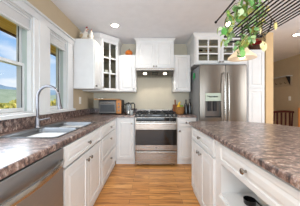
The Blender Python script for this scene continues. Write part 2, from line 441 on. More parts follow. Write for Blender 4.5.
# ------------------------------------------------------------------ outside
g = bpy.data.meshes.new('meadow'); bm = bmesh.new()
vs = {}
nx, ny = 30, 30
for i in range(nx):
    for j in range(ny):
        x = XL - .2 - (i / (nx - 1)) ** 2 * 900; y = -300 + j / (ny - 1) * 1400
        dd = -(x - XL)
        vs[i, j] = bm.verts.new((x, y, -1.2 - min(dd, 60) * .02 + math.sin(i * 1.3 + j) * min(dd, 30) * .01))
for i in range(nx - 1):
    for j in range(ny - 1): bm.faces.new((vs[i, j], vs[i + 1, j], vs[i + 1, j + 1], vs[i, j + 1]))
bm.to_mesh(g); bm.free(); g.materials.append(M['grass'])
o = bpy.data.objects.new('meadow', g); COL.objects.link(o); structure(o)
def ridge(name, dist, h0, amp, seed, m):
    rnd = random.Random(seed); ph = [rnd.uniform(0, 6) for _ in range(5)]
    bm = bmesh.new(); rows = []
    for s_, hf in ((0, 0), (.25, .55), (.5, .9), (.75, 1), (1.0, .7), (1.4, 0)):
        row = []
        for k in range(80):
            a = math.radians(-5 + 100 * k / 79)
            h = h0 + amp * (math.sin(a * 6 + ph[0]) + .5 * math.sin(a * 13 + ph[1]) + .25 * math.sin(a * 31 + ph[2]) + .1 * math.sin(a * 70 + ph[3]))
            r_ = dist * (1 + .35 * s_)
            row.append(bm.verts.new((-math.sin(a) * r_, math.cos(a) * r_, -8 + (h + 8) * hf + rnd.uniform(-.01, .01) * h)))
        rows.append(row)
    for a, b in zip(rows, rows[1:]):
        for k in range(79): bm.faces.new((a[k], a[k + 1], b[k + 1], b[k]))
    me = bpy.data.meshes.new(name); bm.to_mesh(me); bm.free(); me.materials.append(m)
    o = bpy.data.objects.new(name, me); COL.objects.link(o)
    for p in me.polygons: p.use_smooth = True
    return structure(o)
ridge('distant_hills', 640, 62, 12, 3, M['hill'])
ridge('near_hills', 330, 18, 6, 11, M['hill2'])

def shrub_mesh(seed, h):
    rnd = random.Random(seed); mb = MB()
    for k in range(420):
        a = rnd.uniform(0, 2 * PI); u = rnd.random() ** .5; zz = rnd.uniform(.25, 1)
        r_ = .55 * h * u * math.sin(PI * min(.97, zz * .85 + .1)); s_ = rnd.uniform(.05, .10) * h
        c = Vector((r_ * math.cos(a), r_ * math.sin(a), zz * h))
        q = Euler((rnd.uniform(0, 6), rnd.uniform(0, 6), rnd.uniform(0, 6))).to_matrix()
        mb.bm.faces.new([mb.bm.verts.new(c + q @ Vector(p) * s_) for p in ((-1, -.4, 0), (0, -.6, .2), (1, 0, 0), (0, .6, .2))])
    return mb
shr = None
rnd = random.Random(5)
spots = [(-9, 10.5, 2.3), (-12.6, 13, 2.5), (-9, 15.2, 2.5), (-13.6, 17.6, 2.7), (-10, 20, 2.7), (-17, 15.2, 2.6), (-17.4, 21.5, 2.9), (-13.2, 23.6, 3.0), (-5.6, 12.8, 2.3)]
for i, (x, y, h) in enumerate(spots):
    h *= 1.0
    lab = 'yellow green autumn shrub seen through the windows beyond the sink'
    if shr is None:
        shr = thing('autumn_shrub', lab, 'shrub', (x, y, -1.45), 0, 'autumn shrubs outside the windows')
        f = shrub_mesh(3, 1.0).build('foliage', M['shrub'], shr)
        s_ = MB().tube([(0, 0, 0), (.02, 0, .3), (0, .02, .7)], [.03, .02, .01], 6).build('trunk', M['bark'], shr)
        t = shr
    else:
        t = shr.copy(); COL.objects.link(t); t.location = (x, y, -1.45)
        for ch in (f, s_):
            c = ch.copy(); COL.objects.link(c); c.parent = t
    t.scale = (h * 1.05, h * 1.05, h); t.rotation_euler = (0, 0, rnd.uniform(0, 6))
# eave over the windows
structure(MB().box(-2.15, XL - .165, -.6, 4.5, 2.235, 2.26).build('eave_soffit', M['soffit']))
structure(MB().box(-2.19, -2.15, -.6, 4.5, 2.21, 2.40).build('eave_fascia', M['fascia']))

# ------------------------------------------------------------------ cabinets
def door_panel(mb, x0, x1, z0, z1, fr=.055, yf=-.020):
    fr = min(fr, (x1 - x0) * .22, (z1 - z0) * .26)
    def R(i, y): return [(x0 + i, y, z0 + i), (x1 - i, y, z0 + i), (x1 - i, y, z1 - i), (x0 + i, y, z1 - i)]
    st = min(.022, (z1 - z0) * .12, (x1 - x0) * .12)
    mb.rings([R(0, 0), R(0, yf + .003), R(.003, yf), R(fr - .004, yf), R(fr, yf + .008), R(fr + .006, yf + .008), R(fr + .006 + st, yf + .001), R(fr + .009 + st, yf + .001)])
def knob(parent, x, z, y=-.020):
    mb = MB().lathe([(.0, .0), (.007, .0), (.006, -.010), (.0075, -.014), (.0145, -.019), (.0155, -.024), (.012, -.029), (0, -.031)], (0, 0, 0), 'y', 14)
    o = mb.build('knob', M['pewter'], parent, True); o.location = (x, y, z); o.scale = (1.15, 1.05, 1.15); return o
GAP = .0025
def cabinet(name, label, loc, rot, w, dpt, z0, z1, fronts, toe=.0, cat='cabinet', cavity=None, sides=True, crown=None, top_open=False, end_skin=False):
    """local x along the face, y into the cabinet, z up; fronts: (kind, x0, x1, z0, z1, knob x, knob z)"""
    t = thing(name, label, cat, loc, rot)
    if cavity is None:
        MB().box(0, w, 0, dpt, z0, z1).build('carcass', M['white'], t)
    else:
        cx0, cx1, cz0, cz1, cd = cavity
        mb = MB()
        mb.box(0, cx0, 0, dpt, z0, z1).box(cx1, w, 0, dpt, z0, z1)
        mb.box(cx0, cx1, 0, dpt, z0, cz0).box(cx0, cx1, 0, dpt, cz1, z1).box(cx0, cx1, cd, dpt, cz0, cz1)
        mb.build('carcass', M['white'], t)
    if toe:
        MB().box(0, w, .015, dpt, 0, z0).build('toe_kick', M['white'], t)
    for f in fronts:
        k = f[0]; a, b, c, d_ = f[1] + GAP, f[2] - GAP, f[3] + GAP, f[4] - GAP
        if k in ('door', 'drawer'):
            mb = MB(); door_panel(mb, a, b, c, d_, .055 if k == 'door' else .034)
            o = mb.build('door' if k == 'door' else 'drawer', M['white'], t)
        elif k == 'glass':
            nxp, nzp = f[7]
            fr = .050; mu = .024; mb = MB()
            mb.box(a, a + fr, -.02, 0, c, d_, .002).box(b - fr, b, -.02, 0, c, d_, .002).box(a + fr, b - fr, -.02, 0, c, c + fr, .002).box(a + fr, b - fr, -.02, 0, d_ - fr, d_, .002)
            for i in range(1, nxp):
                xx = a + fr + (b - a - 2 * fr) * i / nxp; mb.box(xx - mu / 2, xx + mu / 2, -.019, -.004, c + fr, d_ - fr)
            for i in range(1, nzp):
                zz = c + fr + (d_ - c - 2 * fr) * i / nzp; mb.box(a + fr, b - fr, -.018, -.003, zz - mu / 2, zz + mu / 2)
            o = mb.build('glass_door', M['white'], t)
            MB().box(a + fr, b - fr, -.002, .001, c + fr, d_ - fr).build('pane', M['cglass'], o)
        if f[5] is not None: knob(o, f[5], f[6])
    if crown:
        cz, ex, left, right = crown
        l = -ex if left else 0; r = ex if right else 0
        mb = MB()
        prof = [(0.0, 0), (.006, .012), (.4, .35), (.8, .75), (1, .8), (1, 1)]
        hh = cz - z1
        rings = []
        for u, v in prof:
            e_ = u * ex
            rings.append([((-e_ if left else 0), -e_, z1 + v * hh), (w + (e_ if right else 0), -e_, z1 + v * hh), (w + (e_ if right else 0), dpt, z1 + v * hh), ((-e_ if left else 0), dpt, z1 + v * hh)])
        mb.rings(rings).build('crown_moulding', M['white'], t)
    return t

LF = -.612       # left cabinet carcass face plane (doors add 2 cm)
TOP = .867
R90 = PI / 2
# dishwasher bay + sink base + drawer base, facing +X : local x -> +Y
cabinet('base_cabinet', 'white sink base cabinet with two doors, right of the dishwasher', (LF, 1.105, 0), R90, .90, .60, .09, TOP,
        [('drawer', .02, .88, .70, .855, .45, .775), ('door', .02, .45, .10, .69, .41, .62), ('door', .45, .88, .10, .69, .49, .62)], .09, cavity=(.02, .88, .62, TOP - .001, .58))
cabinet('base_cabinet', 'white base cabinet with a stack of three drawers, in the corner by the range wall', (LF, 2.005, 0), R90, .95, .60, .09, TOP,
        [('drawer', .02, .86, .70, .855, .44, .775), ('drawer', .02, .86, .40, .69, .44, .60), ('drawer', .02, .86, .10, .39, .44, .30)], .09)
cabinet('base_cabinet', 'white single-door base cabinet left of the range', (LF, 2.958, 0), 0, LF * -1 - .262, .60, .09, TOP,
        [('door', .02, .34, .10, .855, .30, .76)], .09)
cabinet('base_cabinet', 'white base cabinet with a drawer and door, between range and refrigerator', (.512, 2.958, 0), 0, .365, .60, .09, TOP,
        [('drawer', .01, .34, .70, .855, .17, .775), ('door', .01, .34, .10, .69, .05, .62)], .09)
cabinet('base_cabinet', 'white base cabinet nearest the camera, past the dishwasher', (LF, -.30, 0), R90, .79, .60, .09, TOP,
        [('drawer', .02, .77, .70, .855, .4, .775), ('door', .02, .39, .10, .69, .35, .62), ('door', .39, .77, .10, .69, .43, .62)], .09)

# uppers
UB = 3.565
def upper(name, label, x0, x1, z0, z1, dpt, fronts, **kw):
    return cabinet(name, label, (x0, UB - dpt, 0), 0, x1 - x0, dpt, z0, z1, fronts, **kw)
upper('wall_cabinet', 'white wall cabinet with a pair of doors above the range hood', -.262, .502, 1.815, 2.385, .335,
      [('door', .015, .382, 1.83, 2.37, .355, 1.86), ('door', .382, .749, 1.83, 2.37, .409, 1.86)], crown=(2.43, .035, True, True))
upper('wall_cabinet', 'white single-door wall cabinet left of the range hood', -.62, -.264, 1.36, 2.105, .32,
      [('door', .015, .341, 1.37, 2.095, .31, 1.41)])
upper('wall_cabinet', 'white single-door wall cabinet right of the range hood', .504, .842, 1.36, 2.105, .32,
      [('door', .015, .323, 1.37, 2.095, .045, 1.41)])
# over the refrigerator: glass doors, warm dark interior
fw = .98
fc = upper('wall_cabinet', 'white glass-door wall cabinet above the refrigerator', .85, .85 + fw, 1.855, 2.375, .575,
      [('glass', .02, .485, 1.87, 2.365, .455, 1.895, (2, 3)), ('glass', .485, .955, 1.87, 2.365, .515, 1.895, (2, 3))],
      cavity=(.022, .95, 1.875, 2.365, .35), crown=(2.435, .03, True, True))
MB().box(.0225, .9495, .344, .349, 1.876, 2.364).build('back_panel', M['inside'], fc)
MB().box(.023, .949, .05, .343, 2.10, 2.112).build('shelf', M['inside'], fc)
# refrigerator side panel to its left is the fridge itself; tall pantry to its right
cabinet('pantry_cabinet', 'tall white pantry cabinet between the refrigerator and the tan wall', (1.832, 2.99, 0), 0, .328, .575, .09, 2.13,
        [('door', .012, .316, 1.41, 2.12, None, None), ('door', .012, .316, .10, 1.40, None, None)], .09)
# left wall upper beside the window: end panel faces the camera
cabinet('wall_cabinet', 'white wall cabinet on the window wall with its plain side toward the camera', (XL + .33, 2.60, 0), R90, .355, .325, 1.375, 2.185,
        [('door', .012, .343, 1.385, 2.175, .04, 1.42)])
# diagonal corner cabinet with glass door
P = [(XL + .004, 3.565), (XL + .004, 2.96), (-.905, 2.96), (-.625, 3.24), (-.625, 3.565)]
cc = thing('corner_wall_cabinet', 'tall diagonal corner wall cabinet with a glass door showing dishes', 'cabinet', (-.905, 2.96, 0), PI / 4)
inv = Matrix.Rotation(-PI / 4, 3, 'Z')
def toL(p): v = inv @ Vector((p[0] + .905, p[1] - 2.96, 0)); return (v.x, v.y)
PL = [toL(p) for p in P]
Wd = .396
mb = MB()
zb, zt = 1.355, 2.345
mb.prism(PL, zb, zb + .02).prism(PL, zt - .02, zt)
mb.box(0, .028, 0, .02, zb, zt).box(Wd - .028, Wd, 0, .02, zb, zt).box(.028, Wd - .028, 0, .02, zt - .035, zt).box(.028, Wd - .028, 0, .02, zb, zb + .03)
def wallpanel(mb, a, b, th, z0, z1):
    a = Vector((*a, 0)); b = Vector((*b, 0)); dd = (b - a).normalized(); nn = Vector((-dd.y, dd.x, 0)) * th
    pts = [a, b, b + nn, a + nn]; mb.prism([(p.x, p.y) for p in pts], z0, z1)
wallpanel(mb, PL[1], PL[2], .015, zb + .02, zt - .02); wallpanel(mb, PL[3], PL[4], .015, zb + .02, zt - .02)
mb.build('carcass', M['white'], cc)
PS = [(p[0] * .94 + .012, p[1] * .94 + .02) for p in PL]
mb = MB(); wallpanel(mb, PL[0], PL[1], .016, zb + .03, zt - .03); wallpanel(mb, PL[4], PL[0], .016, zb + .03, zt - .03); mb.build('back_panel', M['inside'], cc)
for zz in (1.69, 2.02):
    MB().prism(PS, zz, zz + .012).build('shelf', M['inside'], cc)
a, b, c, d_, fr, mu = .012, Wd - .012, zb + .012, zt - .012, .050, .024
mb = MB().box(a, a + fr, -.02, 0, c, d_, .002).box(b - fr, b, -.02, 0, c, d_, .002).box(a + fr, b - fr, -.02, 0, c, c + fr, .002).box(a + fr, b - fr, -.02, 0, d_ - fr, d_, .002)
mb.box(Wd / 2 - mu / 2, Wd / 2 + mu / 2, -.019, -.004, c + fr, d_ - fr)
for i in (1, 2):
    zz = c + fr + (d_ - c - 2 * fr) * i / 3; mb.box(a + fr, b - fr, -.018, -.003, zz - mu / 2, zz + mu / 2)
gd = mb.build('glass_door', M['white'], cc)
MB().box(a + fr, b - fr, -.002, .001, c + fr, d_ - fr).build('pane', M['cglass'], gd)
knob(gd, .035, 1.42)
mb = MB(); rings = []
cen = Vector((sum(p[0] for p in PL) / 5, sum(p[1] for p in PL) / 5))
for u, v in [(0.0, 0), (.1, .1), (.5, .45), (.8, .75), (1, .8), (1, 1)]:
    e_ = .03 * u
    rings.append([(PL[0][0], PL[0][1], zt + v * .08), (PL[1][0] - e_ * .7 , PL[1][1] - e_ * .7, zt + v * .08), (PL[2][0] - e_ * .4, PL[2][1] - e_, zt + v * .08), (PL[3][0] + e_ * .4, PL[3][1] - e_, zt + v * .08), (PL[4][0] + e_ * .7, PL[4][1] - e_ * .7, zt + v * .08)])
mb.rings(rings).build('crown_moulding', M['white'], cc)

# island base: two cabinets facing -X, local x -> -Y
IX = .565
ic = cabinet('island_cabinet', 'white island cabinet with one drawer over two doors, at the far end', (IX, 2.085, 0), -R90, .80, .60, .05, TOP,
        [('drawer', .03, .73, .70, .852, .38, .782), ('door', .03, .38, .09, .685, .345, .62), ('door', .38, .73, .09, .685, .415, .62)], 0)
MB().box(.0, .80, .012, .60, 0, .05).build('base_plinth', M['white'], ic)
ic = cabinet('island_cabinet', 'white island cabinet with a wide drawer above an open shelf, nearest the camera', (IX, 1.283, 0), -R90, .95, .60, .05, TOP,
        [('drawer', .03, .86, .70, .852, .385, .782)], 0, cavity=(.03, .86, .455, .685, .55))
MB().box(.0, .95, .012, .60, 0, .05).build('base_plinth', M['white'], ic)
mb = MB(); door_panel(mb, .03, .445, .09, .44); mb.build('door', M['white'], ic)
mb = MB(); door_panel(mb, .45, .86, .09, .44); mb.build('door', M['white'], ic)
o = MB().prism([(IX + .602, -.20), (1.42, -.20), (1.42, 1.55), (1.32, 1.85), (1.20, 2.06), (IX + .602, 2.085)], 0, TOP).build('island_back_panel', M['white'])
tag(o, 'white panelled back half of the island under the overhang', 'panel')
o = cabinet('island_cabinet', 'white island end cabinet beside the camera, past the open shelf', (IX, .33, 0), -R90, .53, .60, .05, TOP, [('door', .03, .50, .09, .852, .08, .62)], .05)

# ------------------------------------------------------------------ counters
def slab(xs, ys, keep, z0, z1, bev):
    mb = MB(); bm = mb.bm; V = {}
    for i, x in enumerate(xs):
        for j, y in enumerate(ys): V[i, j] = bm.verts.new((x, y, z0))
    fs = [bm.faces.new((V[i, j], V[i + 1, j], V[i + 1, j + 1], V[i, j + 1])) for i in range(len(xs) - 1) for j in range(len(ys) - 1) if keep(i, j)]
    bmesh.ops.delete(bm, geom=[v for v in bm.verts if not v.link_faces], context='VERTS')
    r = bmesh.ops.extrude_face_region(bm, geom=fs + [])
    top = [v for v in r['geom'] if isinstance(v, bmesh.types.BMVert)]
    bmesh.ops.translate(bm, vec=(0, 0, z1 - z0), verts=top)
    es = [e_ for e_ in bm.edges if all(abs(v.co.z - z1) < 1e-6 for v in e_.verts) and any(abs(sum(v.co.z for v in f.verts) / len(f.verts) - (z0 + z1) / 2) < 1e-5 for f in e_.link_faces)]
    bmesh.ops.recalc_face_normals(bm, faces=bm.faces[:])
    bmesh.ops.bevel(bm, geom=es, offset=bev, segments=3, affect='EDGES', profile=.5)
    return mb
H = .907
xs = [XL + .003, -1.10, -.685, -.586, -.262]; ys = [-.30, 1.165, 2.005, 2.93, YB - .003]
def keep(i, j):
    if i == 3: return j == 3
    return not (i == 1 and j == 1)
tag(slab(xs, ys, keep, TOP, H, .010).build('countertop', M['stone']), 'brown mottled L-shaped countertop holding the sink under the windows', 'countertop')
tag(slab([.508, .878], [2.93, YB - .003], lambda i, j: True, TOP, H, .010).build('countertop', M['stone']), 'short brown mottled countertop between range and refrigerator', 'countertop')
tag(MB().box(XL + .003, XL + .023, -.30, YB - .003, H, 1.018, .004).build('backsplash', M['stone']), 'dark brown backsplash strip below the window sills', 'backsplash')
tag(MB().box(XL + .026, -.264, YB - .022, YB - .003, H, 1.005, .004).build('backsplash', M['stone']), 'dark brown backsplash strip behind the toaster oven and kettle', 'backsplash')
tag(MB().box(.51, .875, YB - .022, YB - .003, H, 1.005, .004).build('backsplash', M['stone']), 'dark brown backsplash strip behind the fruit basket', 'backsplash')
pts = [(.518, -.30), (.518, 2.075), (.545, 2.105), (1.02, 2.105), (1.22, 2.075), (1.38, 1.97), (1.49, 1.82), (1.555, 1.62), (1.59, 1.35), (1.60, 1.0), (1.60, -.30)]
tag(MB().prism(pts, TOP, H, .012, 3).build('island_countertop', M['stone'], None, False), 'brown mottled island countertop with a grey speckled front edge and rounded far corner', 'countertop')

# ------------------------------------------------------------------ sink + faucet
def rrect(x0, x1, y0, y1, r, z, n=5):
    out = []
    for cx, cy, a0 in ((x1 - r, y1 - r, 0), (x0 + r, y1 - r, PI / 2), (x0 + r, y0 + r, PI), (x1 - r, y0 + r, 3 * PI / 2)):
        for k in range(n + 1):
            a = a0 + PI / 2 * k / n; out.append((cx + r * math.cos(a), cy + r * math.sin(a), z))
    return out
t = thing('kitchen_sink', 'stainless steel double-basin drop-in sink under the window', 'sink', (-.89, 1.585, H))
X0, X1 = -.225, .222
for (y0, y1, by0, by1) in ((-.435, -.001, -.41, -.022), (.001, .435, .022, .41)):
    b0, b1 = -.165, .195
    rr = [rrect(X0, X1, y0, y1, .012, .0015), rrect(X0 + .003, X1 - .003, y0 + .002, y1 - .002, .012, .006), rrect(b0 - .012, b1 + .012, by0 - .008, by1 + .008, .05, .006),
          rrect(b0, b1, by0, by1, .045, -.004), rrect(b0 + .006, b1 - .006, by0 + .006, by1 - .006, .045, -.15), rrect(b0 + .03, b1 - .03, by0 + .03, by1 - .03, .03, -.172)]
    mb = MB(); mb.rings(rr, False, True); bo = mb.build('basin', M['sink'], t, True)
    dr = MB().lathe([(0, .004), (.03, .004), (.038, .002), (.04, -.002)], (.015, (by0 + by1) / 2, -.170), 'z', 20).build('drain', M['chrome'], bo, True)
t = thing('kitchen_faucet', 'tall brushed nickel gooseneck faucet with pull-down spray head behind the sink', 'faucet', (-1.145, 1.585, H))
MB().lathe([(.030, .0), (.030, .008), (.024, .016), (.021, .03), (.021, .085), (.018, .095), (.0135, .105)], (.042, 0, .0065), 'z', 20).build('base', M['nickel'], t, True)
pp = [(.042, 0, .08), (.042, 0, .30)]
for k in range(1, 13):
    a = PI - PI * k / 13 * 1.02; pp.append((.042 + .105 + .105 * math.cos(a), 0, .30 + .115 * math.sin(a)))
pp.append((.254, 0, .282))
MB().tube(pp, .0125, 12).build('spout', M['nickel'], t, True)
MB().lathe([(.0135, .0), (.014, -.03), (.018, -.06), (.023, -.088), (.023, -.098), (.0, -.098)], (.254, 0, .285), 'z', 16, Matrix.Rotation(-.12, 3, 'Y')).build('spray_head', M['nickel'], t, True)
MB().tube([(.055, .0, .078), (.085, .01, .083), (.125, .02, .092), (.150, .025, .097)], [.010, .008, .0065, .0055], 10).build('handle', M['nickel'], t, True)

# ------------------------------------------------------------------ dishwasher
t = thing('dishwasher', 'stainless steel dishwasher with a bowed bar handle under the left countertop', 'dishwasher', (LF, .495, 0), R90)
MB().box(.004, .600, .0, .56, .09, .860).build('tub_body', M['steeldark'], t)
mb = MB().box(.006, .598, -.028, 0, .10, .858, .004, 2); mb.build('door', M['dwsteel'], t)
MB().box(.006, .598, .03, .05, .0, .088).build('toe_panel', M['black'], t)
pp = []; 
for k in range(15):
    u = k / 14; pp.append((.030 + .54 * u, -.040 - .038 * math.sin(PI * u) ** .8, .775))
mb = MB()
rg = []
for i, p in enumerate(pp):
    rg.append([(p[0], p[1] - .007, p[2] - .017), (p[0], p[1] - .010, p[2]), (p[0], p[1] - .007, p[2] + .017), (p[0], p[1] + .006, p[2] + .017), (p[0], p[1] + .006, p[2] - .017)])
mb.rings(rg)
mb.box(.028, .046, -.045, -.027, .760, .790).box(.554, .572, -.045, -.027, .760, .790)
mb.build('handle', M['chrome'], t, True)

# ------------------------------------------------------------------ range
RX = .128; RW = .757
t = thing('gas_range', 'stainless steel gas range with black cooktop and wide oven door', 'range', (RX, 2.905, 0))
h = RW / 2
MB().box(-h, h, .0, .64, .03, .895).build('body', M['steeldark'], t)
MB().box(-h, h, -.005, .645, .895, .926, .004, 2).build('cooktop', M['black'], t)
MB().box(-h, h, .590, .645, .926, .985, .004, 2).build('back_vent_rail', M['steelh'], t)
for fx in (-1, 1):
    for fy in (.04, .56): MB().lathe([(.018, 0), (.018, .03)], (fx * (h - .05), fy, 0)).build('foot', M['black'], t)
pan = MB().box(-h, h, -.055, -.006, .888, .938, .006, 2).build('control_panel', M['black'], t)
for kx in (-.325, -.255, -.185, .175, .245, .315):
    MB().lathe([(.0, 0), (.018, 0), (.018, -.006), (.014, -.010), (.012, -.026), (0, -.028)], (kx, -.055, .913), 'y', 16).build('knob', M['steeldark'], pan, True)
MB().box(-.07, .07, -.0565, -.0545, .902, .924).build('display', M['dglass'], pan)
dr = MB().box(-h, h, -.050, -.002, .285, .882, .006, 2).build('oven_door', M['steelh'], t)
MB().box(-h + .02, h - .02, -.054, -.049, .805, .872, .001).build('vent_glass', M['dglass'], dr)
MB().box(-h + .01, h - .01, -.0545, -.049, .382, .662, .002).build('oven_window', M['dglass'], dr)
mb = MB().box(-h + .02, h - .02, -.096, -.078, .755, .788, .008, 3).box(-h + .04, -h + .07, -.08, -.048, .762, .782).box(h - .07, h - .04, -.08, -.048, .762, .782)
mb.build('handle', M['chrome'], dr, False)
MB().lathe([(0, -.0015), (.012, -.0015), (.012, 0)], (0, -.050, .335), 'y', 20).build('round_badge', M['steeldark'], dr)
db = MB().box(-h, h, -.045, -.002, .035, .272, .006, 2).build('storage_drawer', M['steelh'], t)
MB().box(-h + .03, h - .03, -.062, -.044, .238, .262, .006, 2).build('pull', M['steelh'], db)
# burners and grates
for i, (bx, by) in enumerate(((-.24, .16), (-.24, .44), (0, .30), (.24, .16), (.24, .44))):
    MB().lathe([(.055, 0), (.055, .008), (.038, .010), (.038, .018), (0, .020)], (bx, by, .926), 'z', 20).build('burner', M['blackm'], t, True)
for gx in (-.25, 0, .25):
    mb = MB(); z = .958; r = .006
    x0, x1, y0, y1 = gx - .115, gx + .115, .05, .575
    mb.box(x0, x1, y0, y0 + .012, z - .006, z + .006).box(x0, x1, y1 - .012, y1, z - .006, z + .006).box(x0, x0 + .012, y0, y1, z - .006, z + .006).box(x1 - .012, x1, y0, y1, z - .006, z + .006)
    mb.box(gx - .005, gx + .005, y0, y1, z - .005, z + .008).box(x0, x1, .155, .166, z - .005, z + .008).box(x0, x1, .30, .311, z - .005, z + .008).box(x0, x1, .44, .451, z - .005, z + .008)
    for (a_, b_) in ((x0, y0), (x1 - .012, y0), (x0, y1 - .012), (x1 - .012, y1 - .012)): mb.box(a_, a_ + .012, b_, b_ + .012, .926, z)
    mb.build('grate', M['blackm'], t)

# hood
t = thing('range_hood', 'slim stainless steel range hood under the centre wall cabinet with two lamps', 'range hood', (.12, 3.13, 1.68))
mb = MB(); hw = .379
prof = [(.20, .0), (-.02, .092), (-.02, .133), (.435, .133), (.435, .0)]
mb.rings([[(-hw, y, z) for y, z in prof], [(hw, y, z) for y, z in prof]])
mb.build('hood_body', M['steelh'], t)
MB().box(-hw + .01, hw - .01, -.0235, -.0195, .096, .106, .001).build('trim_strip', M['chrome'], t)
def on_slope(u): return -.02 + .22 * u, .092 - .092 * u
mb = MB(); (ya, za), (yb, zb2) = on_slope(.08), on_slope(.95)
mb.rings([[(x, ya, za - .002), (x, yb, zb2 - .002), (x, yb - .004, zb2 - .010), (x, ya - .004, za - .010)] for x in (-hw + .02, hw - .02)]).build('filter', M['steeldark'], t)
ym, zm = on_slope(.45)
for lx in (-.20, .20):
    MB().lathe([(0, -.006), (.030, -.006), (.036, 0)], (lx, ym - .005, zm - .013), 'z', 20, Matrix.Rotation(-.39, 3, 'X')).build('hood_lamp', M['lens'], t)
    l = light('hood_light', 'SPOT', (lx, ym - .01, zm - .03), (0, 0, 0), 4, (1, .90, .75), spot_size=2.2, shadow_soft_size=.04); l.parent = t
mb = MB(); (ya, za), (yb, zb2) = on_slope(.3), on_slope(.6)
mb.rings([[(x, ya - .005, za - .013), (x, yb - .005, zb2 - .013), (x, yb - .006, zb2 - .018), (x, ya - .006, za - .018)] for x in (-.06, .06)]).build('switch_panel', M['black'], t)

# ------------------------------------------------------------------ refrigerator
t = thing('refrigerator', 'stainless steel side-by-side refrigerator with ice and water dispenser', 'refrigerator', (1.295, 2.84, 0))
fh = .408
MB().box(-fh, fh, 0, .68, .04, 1.79, .004).build('cabinet_body', M['grey'], t)
MB().box(-fh + .01, fh - .01, .02, .66, .0, .04).build('base_grille', M['black'], t)
sx = .035
# left door with dispenser recess
zt_, zb_ = 1.795, .06
dx0, dx1, dz0, dz1 = -.322, -.048, .885, 1.31
def bowed(mb, c, hw_, x0, x1, z0, z1):
    n = max(2, int((x1 - x0) / .02)); f = lambda x: -.050 - .020 * (1 - abs((x - c) / hw_) ** 2.2)
    xs_ = [x0 + (x1 - x0) * k / n for k in range(n + 1)]
    mb.prism([(x, f(x)) for x in xs_] + [(x1, -.004), (x0, -.004)], z0, z1)
mb = MB(); lc, lh = (-fh + sx - .004) / 2, (sx - .004 + fh) / 2
bowed(mb, lc, lh, -fh, dx0, zb_, zt_); bowed(mb, lc, lh, dx1, sx - .004, zb_, zt_); bowed(mb, lc, lh, dx0, dx1, zb_, dz0); bowed(mb, lc, lh, dx0, dx1, dz1, zt_)
ld = mb.build('freezer_door', M['steel'], t, True)
MB().box(dx0, dx1, -.018, -.005, dz0, dz1).build('dispenser_recess', M['steeldark'], ld)
MB().box(dx0 + .002, dx1 - .002, -.074, -.02, dz1 - .14, dz1 - .002, .004).build('dispenser_panel', M['pale'], ld)
for a_ in (dx0 + .06, dx1 - .12): MB().box(a_, a_ + .06, -.045, -.019, dz0 + .11, dz0 + .284, .004).build('paddle', M['blackm'], ld)
MB().box(dx0 + .003, dx1 - .003, -.063, -.019, dz0 + .001, dz0 + .015).build('drip_tray', M['blackm'], ld)
mb = MB(); bowed(mb, (sx + .004 + fh) / 2, (fh - sx - .004) / 2, sx + .004, fh, zb_, zt_); mb.build('refrigerator_door', M['steel'], t, True)
for hx, nm in ((sx - .035, 'freezer_handle'), (sx + .035, 'refrigerator_handle')):
    pp = [(hx, -.064, 1.66)] + [(hx, -.085 - .03 * math.sin(PI * k / 12) ** .7, 1.65 - .98 * k / 12) for k in range(13)] + [(hx, -.064, .66)]
    MB().tube(pp, .011, 10).build(nm, M['chrome'], t, True)
# dark hinge cover strip on top
MB().box(-fh + .01, fh - .01, -.05, .10, 1.796, 1.812, .003).build('hinge_cover', M['blackm'], t)
# black script sticker on the dispenser: irregular pen-like strokes
mb = MB(); rs = random.Random(2); sx0 = dx0 + .03; zc = dz1 - .06
mb.tube([(sx0, -.0755, zc + .008), (sx0 + .03, -.0755, zc + .004), (sx0 + .05, -.0755, zc - .006)], .006, 6)
for k in range(7):
    xx = sx0 + .045 + k * .021; hh = rs.uniform(.010, .018)
    mb.tube([(xx, -.0755, zc - hh), (xx + .005, -.0755, zc + hh * .6), (xx + .010, -.0755, zc - hh * .7), (xx + .018, -.0755, zc - hh * .2)], .005, 6)
o = mb.build('lettering_sticker', M['label']); o.location = t.location; tag(o, 'black script lettering stuck on the refrigerator water dispenser', 'sticker')
# gecko magnet on the side
mb = MB().ball((0, 0, 0), (.018, .03, .042)).ball((0, -.0, .048), (.018, .022, .024))
for sy in (-1, 1):
    mb.tube([(0, .012 * sy, .022), (0, .035 * sy, .036)], .005, 6).tube([(0, .012 * sy, -.022), (0, .035 * sy, -.038)], .005, 6)
mb.tube([(0, 0, -.03), (0, .01, -.06), (0, -.005, -.08)], [.007, .005, .002], 6)
o = mb.build('lizard_magnet', M['green'], None, True); o.location = (1.295 - fh - .019, 3.08, 1.64); tag(o, 'green lizard-shaped magnet on the grey side of the refrigerator', 'magnet')

# ------------------------------------------------------------------ small things on the counters
# toaster oven
t = thing('toaster_oven', 'black toaster oven with a copper control panel in the counter corner', 'toaster oven', (-.76, 3.12, H))
w = .225
MB().box(-w, w, 0, .34, .012, .285, .012, 2).build('housing', M['blackm'], t)
dd = MB().box(-w + .01, .12, -.022, 0, .03, .255, .004, 2).build('glass_door', M['steeldark'], t)
MB().box(-w + .035, .095, -.0245, -.021, .055, .195).build('door_pane', mat('smoky_toaster_glass', '#3c3f42', .12, spec=.6), dd)
mb = MB().tube([(-w + .04, -.045, .225), (.09, -.045, .225)], .008, 8).box(-w + .05, -w + .06, -.045, -.02, .22, .23).box(.07, .08, -.045, -.02, .22, .23); mb.build('door_handle', M['chrome'], dd)
cp = MB().box(.125, w - .003, -.020, 0, .02, .275, .004, 2).build('control_panel', M['copper'], t)
for z in (.08, .145, .21): MB().lathe([(0, -.022), (.017, -.020), (.019, 0)], (.173, -.020, z), 'y', 14).build('dial', M['steeldark'], cp, True)
for fx in (-.18, .18):
    for fy in (.04, .30): MB().lathe([(.014, 0), (.014, .013)], (fx, fy, 0)).build('foot', M['black'], t)
tag(MB().box(-1.085, -.60, 3.13, 3.43, H + .287, H + .307, .006, 2).build('cutting_board', M['board']), 'wooden cutting board lying on top of the toaster oven', 'cutting board')
